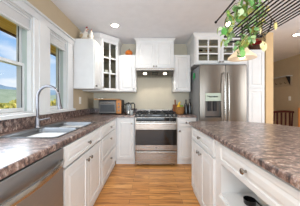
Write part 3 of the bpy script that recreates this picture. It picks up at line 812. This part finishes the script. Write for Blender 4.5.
tag(MB().prism(list((-1.0 + .12 * math.cos(a * PI / 12), 3.27 + .12 * math.sin(a * PI / 12)) for a in range(24)), H + .308, H + .318, .003).build('silver_tray', M['chrome']), 'round silver tray lying on the cutting board over the toaster oven', 'tray')

# kettle
t = thing('electric_kettle', 'glass electric kettle with black lid and handle beside the range', 'kettle', (-.40, 3.13, H))
MB().lathe([(.075, 0), (.078, .012), (.070, .022)], (0, 0, 0)).build('power_base', M['black'], t, True)
MB().lathe([(.066, .022), (.068, .075)], (0, 0, 0), seg=24).build('metal_band', M['chrome'], t, True)
MB().lathe([(.067, .075), (.063, .14), (.056, .20)], (0, 0, 0), seg=24).build('glass_body', mat('kettle_glass', '#8d9494', .08, spec=.8, trans=.6), t, True)
MB().lathe([(.057, .20), (.055, .215), (.03, .226), (.012, .228), (.012, .240), (0, .242)], (0, 0, 0)).build('lid', M['black'], t, True)
MB().tube([(.05, 0, .21), (.09, 0, .225), (.118, 0, .20), (.120, 0, .13), (.105, 0, .07), (.066, 0, .055)], .010, 8).build('handle', M['black'], t, True)
MB().tube([(-.05, 0, .18), (-.075, 0, .20), (-.085, 0, .205)], [.016, .012, .009], 8).build('spout', M['black'], t, True)
tag(MB().lathe([(.028, 0), (.034, .06), (.034, .085), (.030, .086), (.028, .01), (0, .01)], (-.33, 3.02, H)).build('glass_tumbler', mat('clear_tumbler_glass', '#d9dddc', .1, trans=.5), None, True), 'small clear tumbler in front of the kettle', 'glass')

# fruit basket
BX, BY = .615, 3.20
t = thing('wicker_basket', 'round tan wicker basket of fruit right of the range', 'basket', (BX, BY, H))
MB().lathe([(0, .004), (.06, .0), (.075, .01), (.090, .07), (.086, .135), (.092, .145), (.084, .147), (.078, .135), (.080, .07), (.065, .014), (0, .014)], (0, 0, 0), seg=28).build('bowl', M['basket'], t, True)
MB().tube([(.088 * math.cos(a), .088 * math.sin(a), .143) for a in [2 * PI * k / 28 for k in range(28)]], .008, 6, closed=True).build('rim', M['basket'], t, True)
for x, y, z, r_, m_, lab, c_ in ((-.028, -.028, .155, .034, 'yellow', 'yellow apple at the front of the wicker basket', 'apple'), (.035, -.02, .155, .034, 'greenf', 'green apple on the right in the wicker basket', 'apple'), (.0, .032, .16, .034, 'redf', 'red apple at the back of the wicker basket', 'apple')):
    o = MB().lathe([(0, -r_ * .78), (r_ * .5, -r_ * .9), (r_ * .92, -r_ * .4), (r_, .1 * r_), (r_ * .8, .7 * r_), (r_ * .35, .85 * r_), (0, .65 * r_)], (0, 0, 0), seg=18).build(c_, M[m_], None, True)
    o.location = (BX + x, BY + y, H + z); tag(o, lab, c_)
o = MB().tube([(.0, 0, .0), (.004, 0, .03), (.018, 0, .06), (.04, 0, .085)], [.008, .016, .016, .006], 10).build('banana', M['yellow'], None, True)
o.location = (BX - .022, BY + .0, H + .165); tag(o, 'yellow banana standing up from the wicker basket', 'banana')
t = thing('wooden_paddle', 'red-brown wooden cutting paddle leaning on the wall left of the fruit basket', 'cutting board', (.572, 3.44, H))
t.rotation_euler = (-.22, 0, 0)
MB().prism([(-.055, -.009), (.055, -.009), (.055, .009), (-.055, .009)], 0.002, .19, .004).build('blade', M['spoon'], t)
MB().box(-.014, .014, -.008, .008, .19, .30, .006, 2).build('grip', M['spoon'], t)
def bottle(x, y, h_, r_, lab):
    t = thing('dark_bottle', lab, 'bottle', (x, y, H))
    MB().lathe([(0, 0), (r_, .002), (r_, h_ * .62), (r_ * .8, h_ * .70), (r_ * .36, h_ * .78), (r_ * .34, h_ * .93), (0, h_ * .93)], (0, 0, 0)).build('glass_body', M['bottle'], t, True)
    MB().lathe([(r_ * .40, h_ * .92), (r_ * .42, h_), (0, h_ * 1.005)], (0, 0, 0)).build('cap', M['black'], t, True)
bottle(.745, 3.22, .29, .034, 'dark bottle right of the fruit basket, the left one of two')
bottle(.825, 3.24, .30, .034, 'dark bottle beside the refrigerator, the right one of two')
tag(MB().lathe([(0, 0), (.03, 0), (.034, .10), (.02, .13), (.022, .15), (0, .155)], (.665, 3.44, H)).build('ceramic_canister', M['ceram'], None, True), 'white ceramic canister behind the fruit basket', 'canister')

# outlet and switch plates
def plate(loc, rot, lab, cat, name, toggles):
    t = thing(name, lab, cat, loc, rot)
    MB().box(-.04, .04, -.006, 0, -.062, .062, .003).build('cover_plate', M['plastic'], t)
    for z in toggles: MB().box(-.016, .016, -.009, -.0055, z - .016, z + .016, .002).build('socket' if len(toggles) > 1 else 'rocker', M['ceram'], t)
plate((XL + .001, 2.86, 1.18), R90, 'white outlet plate on the wall between window and corner cabinet', 'outlet', 'wall_outlet', (-.024, .024))
plate((XR - .001, 4.66, 1.24), -R90, 'white switch plate on the dining room wall below the shelf', 'light switch', 'light_switch', (0,))

# ------------------------------------------------------------------ things above cabinets
def hen(x, y, z, s, rot, lab):
    t = thing('hen_figurine', lab, 'figurine', (x, y, z), rot)
    mb = MB()
    m_ = Matrix.Rotation(-.35, 4, 'Y')
    mb.ball((0, 0, .075 * s), (.085 * s, .06 * s, .07 * s), 2).ball((.05 * s, 0, .12 * s), (.04 * s, .035 * s, .06 * s), 2, m_).ball((.065 * s, 0, .175 * s), (.032 * s, .027 * s, .03 * s), 2)
    mb.ball((-.075 * s, 0, .125 * s), (.025 * s, .03 * s, .065 * s), 2, Matrix.Rotation(-.5, 4, 'Y')).lathe([(.05 * s, .002 * s), (.045 * s, .02 * s)], (0, 0, 0))
    b_ = mb.build('body', M['ceram'], t, True)
    rm = b_.modifiers.new('remesh', 'REMESH'); rm.mode = 'VOXEL'; rm.voxel_size = .006 * s; rm.use_smooth_shade = True
    mb = MB()
    for dx, dz in ((-.018, .0), (.0, .010), (.018, .004)): mb.ball(((.062 + dx) * s, 0, (.208 + dz) * s), (.013 * s, .007 * s, .018 * s), 1)
    mb.build('comb', M['red'], t, True)
    MB().ball((.088 * s, -.012 * s, .148 * s), (.010 * s, .010 * s, .018 * s), 1).build('wattle', M['red'], t, True)
    MB().lathe([(.009 * s, 0), (0, .03 * s)], (.093 * s, 0, .175 * s), 'x', 8).build('beak', M['orange'], t, True)
    for sy in (-1, 1): MB().ball((.078 * s, .024 * s * sy, .182 * s), .005 * s, 1).build('eye', M['black'], t, True)
    for sy in (-1, 1): MB().ball((-.01 * s, .052 * s * sy, .08 * s), (.05 * s, .012 * s, .035 * s), 2).build('wing', M['cream'], t, True)
hen(-1.115, 2.76, 2.205, 1.0, -.6, 'white ceramic hen with red comb, the rear one on the window-side cabinet')
hen(-.985, 2.70, 2.205, .72, -1.0, 'smaller white ceramic hen with red wattle, in front on the window-side cabinet')
o = MB().lathe([(0, 0), (.145, 0), (.15, .008), (.13, .017), (0, .018)], (0, 0, 0)).build('straw_mat', M['cream'], None, True); o.location = (-1.065, 2.755, 2.186); tag(o, 'round cream straw mat under the two ceramic hens', 'mat')
t = thing('orange_pumpkin', 'small orange pumpkin on top of the wall cabinet left of the hood', 'pumpkin', (-.42, 3.34, 2.106))
mb = MB(); rg = []
for i in range(11):
    v = PI * i / 10; rg.append([((.078 * math.sin(v) + .0) * (1 - .09 * abs(math.sin(4 * a))) * math.cos(a), .078 * math.sin(v) * (1 - .09 * abs(math.sin(4 * a))) * math.sin(a), .062 - .062 * math.cos(v)) for a in [2 * PI * k / 32 for k in range(32)]])
mb.rings(rg, False, False); bmesh.ops.remove_doubles(mb.bm, verts=mb.bm.verts[:], dist=1e-5); mb.build('ribbed_body', M['orange'], t, True)
MB().tube([(0, 0, .118), (.004, 0, .14), (.015, 0, .155)], [.010, .007, .008], 8).build('stem', M['vstem'], t, True)
# red flowers in a basket on the pantry
t = thing('flower_basket', 'dark basket of red flowers on top of the tall pantry cabinet', 'flower basket', (2.05, 3.09, 2.131))
MB().lathe([(0, 0), (.07, 0), (.10, .09), (.104, .095), (.094, .097), (.066, .01), (0, .01)], (0, 0, 0)).build('basket', mat('dark_wicker', '#4a2c1e', .8, bump=.5), t, True)
mb = MB(); rf = random.Random(4)
for k in range(26):
    a = rf.uniform(0, 2 * PI); q = rf.uniform(0, .10); c = Vector((q * math.cos(a), q * math.sin(a), .12 + rf.uniform(-.02, .06)))
    for p_ in range(7):
        b_ = p_ / 7 * 2 * PI + k; dv = Vector((math.cos(b_), math.sin(b_), .35)).normalized(); sdv = dv.cross(Vector((0, 0, 1))).normalized()
        mb.bm.faces.new([mb.bm.verts.new(v) for v in (c, c + dv * .026 + sdv * .016, c + dv * .055, c + dv * .026 - sdv * .016)])
mb.build('blossoms', M['flower'], t)

# dishes behind glass
def cup(x, y, z, lab, grp, s=1.0, m_='ceram'):
    o = MB().lathe([(0, 0), (.024 * s, 0), (.034 * s, .03 * s), (.037 * s, .075 * s), (.034 * s, .075 * s), (.030 * s, .01 * s), (0, .01 * s)], (0, 0, 0), seg=14).build('cup', M[m_], None, True)
    o.location = (x, y, z); return tag(o, lab, 'cup', grp)
cw = Vector((-.905, 2.96, 0)); R45 = Matrix.Rotation(PI / 4, 3, 'Z')
def corner(x, y): v = R45 @ Vector((x, y, 0)) + cw; return v.x, v.y
for k, x in enumerate((.09, .175, .27)):
    px, py = corner(x, .09); cup(px, py, 1.704, 'white cup on the middle shelf of the corner glass cabinet', 'white cups in the corner cabinet')
def bowlstack(x, y, z, lab, n=1, r_=.065, m_='ceram'):
    o = MB().lathe([(0, 0), (r_ * .45, 0), (r_, r_ * .75), (r_ * .95, r_ * .75), (r_ * .4, .012), (0, .012)], (0, 0, 0)).build('bowl', M[m_], None, True); o.location = (x, y, z); tag(o, lab, 'bowl')
px, py = corner(.11, .11); bowlstack(px, py, 2.034, 'dark bowl on the top shelf of the corner cabinet', r_=.055, m_='black')
px, py = corner(.26, .12); bowlstack(px, py, 2.034, 'cream bowl on the top shelf of the corner cabinet', r_=.05)
px, py = corner(.10, .10); bowlstack(px, py, 1.377, 'green bowl at the bottom of the corner cabinet', r_=.06, m_='greenf')
px, py = corner(.27, .12); bowlstack(px, py, 1.377, 'white bowl at the bottom of the corner cabinet', r_=.06)
for x, z, m_, lab in ((.99, 2.113, 'black', 'dark bowl in the upper left of the cabinet above the refrigerator'), (1.17, 2.113, 'copper', 'copper bowl in the upper middle of the cabinet above the refrigerator'), (.99, 1.876, 'black', 'dark bowl in the lower left of the cabinet above the refrigerator'),
                    (1.2, 1.876, 'ceram', 'white bowl in the lower middle of the cabinet above the refrigerator'), (1.45, 2.113, 'ceram', 'white bowl in the upper right of the cabinet above the refrigerator'), (1.47, 1.876, 'copper', 'copper bowl in the lower right of the cabinet above the refrigerator')):
    bowlstack(x, 3.14, z, lab, r_=.065, m_=m_)

# island shelf contents
t = thing('black_saucepan', 'small black saucepan standing on the open island shelf', 'saucepan', (.705, 1.12, .4555))
MB().lathe([(0, 0), (.034, 0), (.038, .006), (.040, .035), (.037, .035), (.035, .008), (0, .008)], (0, 0, 0)).build('pan', M['black'], t, True)
MB().tube([(.039, 0, .028), (.03, -.05, .034), (.025, -.10, .04)], .006, 8).build('handle', M['black'], t, True)
tag(MB().lathe([(0, 0), (.025, 0), (.052, .055), (.049, .057), (.022, .008), (0, .008)], (.815, 1.13, .4555)).build('mixing_bowl', M['ceram'], None, True), 'white mixing bowl on the open island shelf beside the saucepan', 'bowl')

# ------------------------------------------------------------------ ceiling downlights
def downlight(x, y, lab, en=4.5):
    t = thing('recessed_downlight', lab, 'ceiling light', (x, y, CE))
    MB().lathe([(.055, 0), (.085, -.0005), (.083, -.006), (.058, -.009), (.055, -.002)], (0, 0, 0), seg=28).build('trim_ring', M['trimw'], t, True)
    MB().lathe([(0, -.004), (.055, -.004)], (0, 0, 0), seg=24).build('lens', M['lens'], t)
    l = light('downlight_lamp', 'AREA', (0, 0, -.012), (0, 0, 0), en, (1, .93, .84), shape='DISK', size=.12, spread=2.6); l.parent = t; return t
downlight(-.57, 2.68, 'round recessed ceiling light above the corner by the diagonal cabinet')
downlight(2.82, 3.05, 'round recessed ceiling light in the dining room beyond the pot rack')
for x, y in ((-.45, .3), (1.1, .6), (.3, -1.4)):  # out-of-view ceiling lamps added as fill for the near half
    downlight(x, y, 'added unseen round ceiling light nearer than the pot rack', 9)['group'] = 'added unseen ceiling lights over the near half of the kitchen'

# ------------------------------------------------------------------ pot rack, pendant and vine
t = thing('pot_rack', 'black iron hanging pot rack with a barred shelf above the island', 'pot rack', (.70, 1.67, 2.0))
# local: x right, y depth (negative toward the camera), z relative to the top rail
def L_(x, y, z): return (x - .70, y - 1.67, z - 2.0)
for x in (.70, 1.24):
    MB().tube([L_(x, 1.67, 2.0), L_(x, .10, 2.0)], .0075, 8).build('side_rail', M['blackm'], t, True)
for y in (1.62, .12):
    MB().tube([L_(.76, y, 1.823), L_(1.14, y, 1.823)], .008, 8).build('cross_rail', M['blackm'], t, True)
for k in range(11):
    x = .765 + k * .0365
    MB().tube([L_(x, 1.62, 1.83), L_(x, .12, 1.83)], .006, 6).build('shelf_bar', M['blackm'], t, True)
for y in (1.62, .12):
    for x0, x1 in ((1.24, 1.13),):
        pp = [L_(x0 + (x1 - x0) * (1 - math.cos(a)), y, 2.0 - .17 * math.sin(a)) for a in [PI / 2 * k / 8 for k in range(9)]]
        MB().tube(pp, .007, 8).build('end_bracket', M['blackm'], t, True)
for y in (1.60, .25):
    for x in (.93, 1.08):
        MB().tube([L_(x, y, 1.83), L_(x, y, CE - .002)], .007, 8).build('hanging_rod', M['blackm'], t, True)
pp = [L_(.926 - .154 * math.cos(a), 1.62, 1.964 + .122 * math.sin(a)) for a in [PI / 2 * k / 10 for k in range(11)]]
MB().tube([L_(.772, 1.62, 1.93)] + pp, .0075, 8).build('scroll_arm', M['blackm'], t, True)
MB().tube([L_(.80, 1.62, 1.83), L_(.80, 1.62, 1.775), L_(.90, 1.62, 1.775)], .010, 8).build('lamp_bracket', M['blackm'], t, True)
MB().ball(L_(.792, 1.60, 1.945), (.022, .022, .026), 2).build('lit_bulb', M['bulb'], t, True)
MB().ball(L_(.70, 1.675, 2.0), .014, 2).build('finial', M['blackm'], t, True)

t = thing('pendant_lamp', 'cream bell-shaped glass pendant lamp hanging under the pot rack', 'pendant lamp', (.940, 1.62, 1.605))
MB().lathe([(.135, .0), (.128, .016), (.10, .038), (.068, .065), (.048, .095), (.035, .12), (.030, .122), (.044, .095), (.063, .063), (.095, .034), (.122, .012), (.132, -.002)], (0, 0, 0), seg=32).build('glass_shade', M['lampglass'], t, True)
MB().ball((0, 0, .05), (.026, .026, .034), 2).build('bulb', M['bulb'], t, True)
MB().lathe([(0, .118), (.034, .118), (.030, .15), (.01, .16), (0, .16)], (0, 0, 0)).build('cap', M['blackm'], t, True)
t.scale = (.97, .97, 1.12)
MB().tube([(0, 0, .155), (0, 0, .188)], .005, 8).build('stem', M['blackm'], t, True)
l = light('pendant_bulb_light', 'POINT', (0, 0, .0), (0, 0, 0), .7, (1, .85, .65), shadow_soft_size=.03); l.parent = t

# vine
def leaf(mb, c, q, s):
    P_ = [(0, 0, 0), (.35, .28, .10), (.36, .62, .08), (.18, .92, .02), (0, 1.15, -.04), (-.18, .92, .02), (-.36, .62, .08), (-.35, .28, .10)]
    mid = [(0, .35, -.03), (0, .75, -.03)]
    v = [mb.bm.verts.new(Vector(c) + q @ (Vector(p) * s)) for p in P_]; m_ = [mb.bm.verts.new(Vector(c) + q @ (Vector(p) * s)) for p in mid]
    for f in ((v[0], v[1], m_[0]), (v[1], v[2], m_[1], m_[0]), (v[2], v[3], m_[1]), (v[3], v[4], m_[1]), (v[4], v[5], m_[1]), (v[5], v[6], m_[1]), (v[6], v[7], m_[0], m_[1]), (v[7], v[0], m_[0])):
        mb.bm.faces.new(f)
t = thing('trailing_vine', 'trailing green and yellow leafy vine draped over the pot rack', 'plant', (.95, 1.45, 2.1))
def w2(px, py, dd): return Vector(((px - 149) / 160 * dd, dd, EYE + (100.5 - py) / 160 * dd)) - Vector((.95, 1.45, 2.1))
rv = random.Random(21)
stems = [
    [(262, -25, 1.3), (250, -2, 1.45), (243, 12, 1.5), (236, 22, 1.5), (230, 32, 1.52), (226, 42, 1.52)],
    [(255, -28, 1.35), (244, 0, 1.4), (238, 10, 1.42), (233, 20, 1.45), (227, 30, 1.48), (222, 27, 1.5)],
    [(270, -25, 1.3), (258, 5, 1.45), (250, 18, 1.5), (243, 30, 1.52), (240, 42, 1.52), (241, 52, 1.5)],
    [(275, -25, 1.3), (264, 4, 1.35), (257, 17, 1.4), (252, 28, 1.42), (246, 38, 1.45), (238, 47, 1.45)],
    [(275, -15, 1.3), (266, 8, 1.35), (261, 20, 1.38), (262, 31, 1.38), (264, 40, 1.38), (264, 50, 1.38)],
    [(250, -22, 1.5), (246, 8, 1.55), (247, 20, 1.56), (249, 32, 1.56), (250, 41, 1.55)],
    [(240, -25, 1.5), (246, -4, 1.55), (256, 6, 1.5), (262, 12, 1.45), (258, 24, 1.42), (253, 36, 1.42)],
    [(236, -20, 1.5), (240, 2, 1.5), (232, 6, 1.5), (228, 12, 1.5), (229, 19, 1.5)],
    [(250, -20, 1.4), (256, 4, 1.4), (248, 9, 1.42), (240, 14, 1.45)],
    [(262, 8, 1.3), (268, 14, 1.3), (274, 20, 1.3), (277, 24, 1.3)],
]
fol = MB(); st = MB(); old = MB()
for si, sp_ in enumerate(stems):
    pts = [w2(*p) for p in sp_]
    dense = []
    for a, b in zip(pts, pts[1:]):
        for k in range(5): dense.append(a.lerp(b, k / 5) + Vector((rv.uniform(-.006, .006), rv.uniform(-.01, .01), rv.uniform(-.006, .006))))
    dense.append(pts[-1])
    st.tube(dense, .003, 5)
    for i, p in enumerate(dense):
        if si == 9 and i < 13: continue
        for _ in range(2 if si not in (4, 9) else 1):
            if rv.random() < (.30 if si not in (4, 9) else .62): continue
            s_ = rv.uniform(.034, .072) if si not in (4, 9) else rv.uniform(.03, .05)
            yaw = rv.uniform(-1.6, 1.6); q = (Euler((0, 0, yaw)) .to_matrix() @ Euler((rv.uniform(-2.6, -1.2), rv.uniform(-.5, .5), 0)).to_matrix())
            tgt = old if (si in (4, 9) or rv.random() < .07) else fol
            leaf(tgt, p + Vector((rv.uniform(-.03, .03) * (0.3 if si in (4, 9) else 1), rv.uniform(-.04, .04), rv.uniform(-.015, .015))), q, s_)
leaf(old, w2(264, 41, 1.38), Euler((-1.6, 0, 0)).to_matrix(), .085)
leaf(old, w2(277, 22, 1.3), Euler((-1.5, .2, .3)).to_matrix(), .06)
leaf(old, w2(262, 29, 1.38), Euler((-1.4, .5, .8)).to_matrix(), .06)
leaf(fol, w2(243, 49, 1.4), Euler((-1.6, 0, 0)).to_matrix(), .07)
fol.build('foliage', M['vine'], t, True); st.build('stems', M['vstem'], t, True); old.build('yellowed_leaves', M['oldleaf'], t, True)

# ------------------------------------------------------------------ dining room
t = thing('coat_rack_shelf', 'white wall shelf with hooks on the dining room wall', 'shelf', (XR, 5.0, 1.58), 0)
MB().box(-.02, -.001, -.42, .45, .02, .30).build('back_board', M['inside'], t)
MB().box(-.16, -.001, -.44, .47, .30, .322, .003).build('ledge', M['white'], t)
for y in (-.38, .40):
    MB().prism([(0, 0), (0, 0.018)], 0, 0) if False else None
    mb = MB(); mb.rings([[(-.02, y, .05), (-.02, y, .30), (-.14, y, .30)], [(-.02, y + .018, .05), (-.02, y + .018, .30), (-.14, y + .018, .30)]]); mb.build('bracket', M['blackm'], t)
for y in (-.25, -.08, .09, .26):
    MB().tube([(-.021, y, .12), (-.06, y, .10), (-.075, y, .13), (-.07, y, .15)], .006, 6).build('hook', M['blackm'], t, True)
t = thing('dining_chair', 'dark red wooden slat-back chair standing against the dining room wall', 'chair', (3.55, 4.25, 0), 0)
for x in (-.24, .24):
    MB().tube([(x, .0, 0), (x, 0, .45), (x, -.03, .90)], [.016, .02, .016], 8).build('leg', M['mahog'], t, True)
    MB().tube([(x, .42, 0), (x, .42, .44)], [.014, .02], 8).build('leg', M['mahog'], t, True)
MB().box(-.26, .26, -.01, .46, .43, .465, .01, 2).build('seat', M['mahog'], t)
mb = MB(); rg = []
for k in range(9):
    x = -.27 + .54 * k / 8; z = .90 + .02 * math.sin(PI * k / 8)
    rg.append([(x, -.045, z - .055), (x, -.02, z - .055), (x, -.02, z), (x, -.045, z)])
mb.rings(rg).build('top_rail', M['mahog'], t)
for k in range(4):
    x = -.165 + .11 * k; MB().box(x - .022, x + .022, -.036, -.018, .47, .86, .004).build('slat', M['mahog'], t)
t = thing('wooden_chair', 'light brown wooden chair at the right edge beyond the island', 'chair', (3.60, 3.30, 0), 0)
for x in (-.17, .17):
    for y in (0, .34): MB().tube([(x, y, 0), (x, y, .44)], .018, 8).build('leg', M['wbrown'], t, True)
MB().box(-.2, .2, -.03, .37, .44, .47, .01, 2).build('seat', M['wbrown'], t)
MB().box(-.2, -.16, .33, .36, .47, 1.02, .006).box(.16, .2, .33, .36, .47, 1.02, .006).box(-.16, .16, .335, .355, .80, 1.0, .004).build('backrest', M['wbrown'], t)
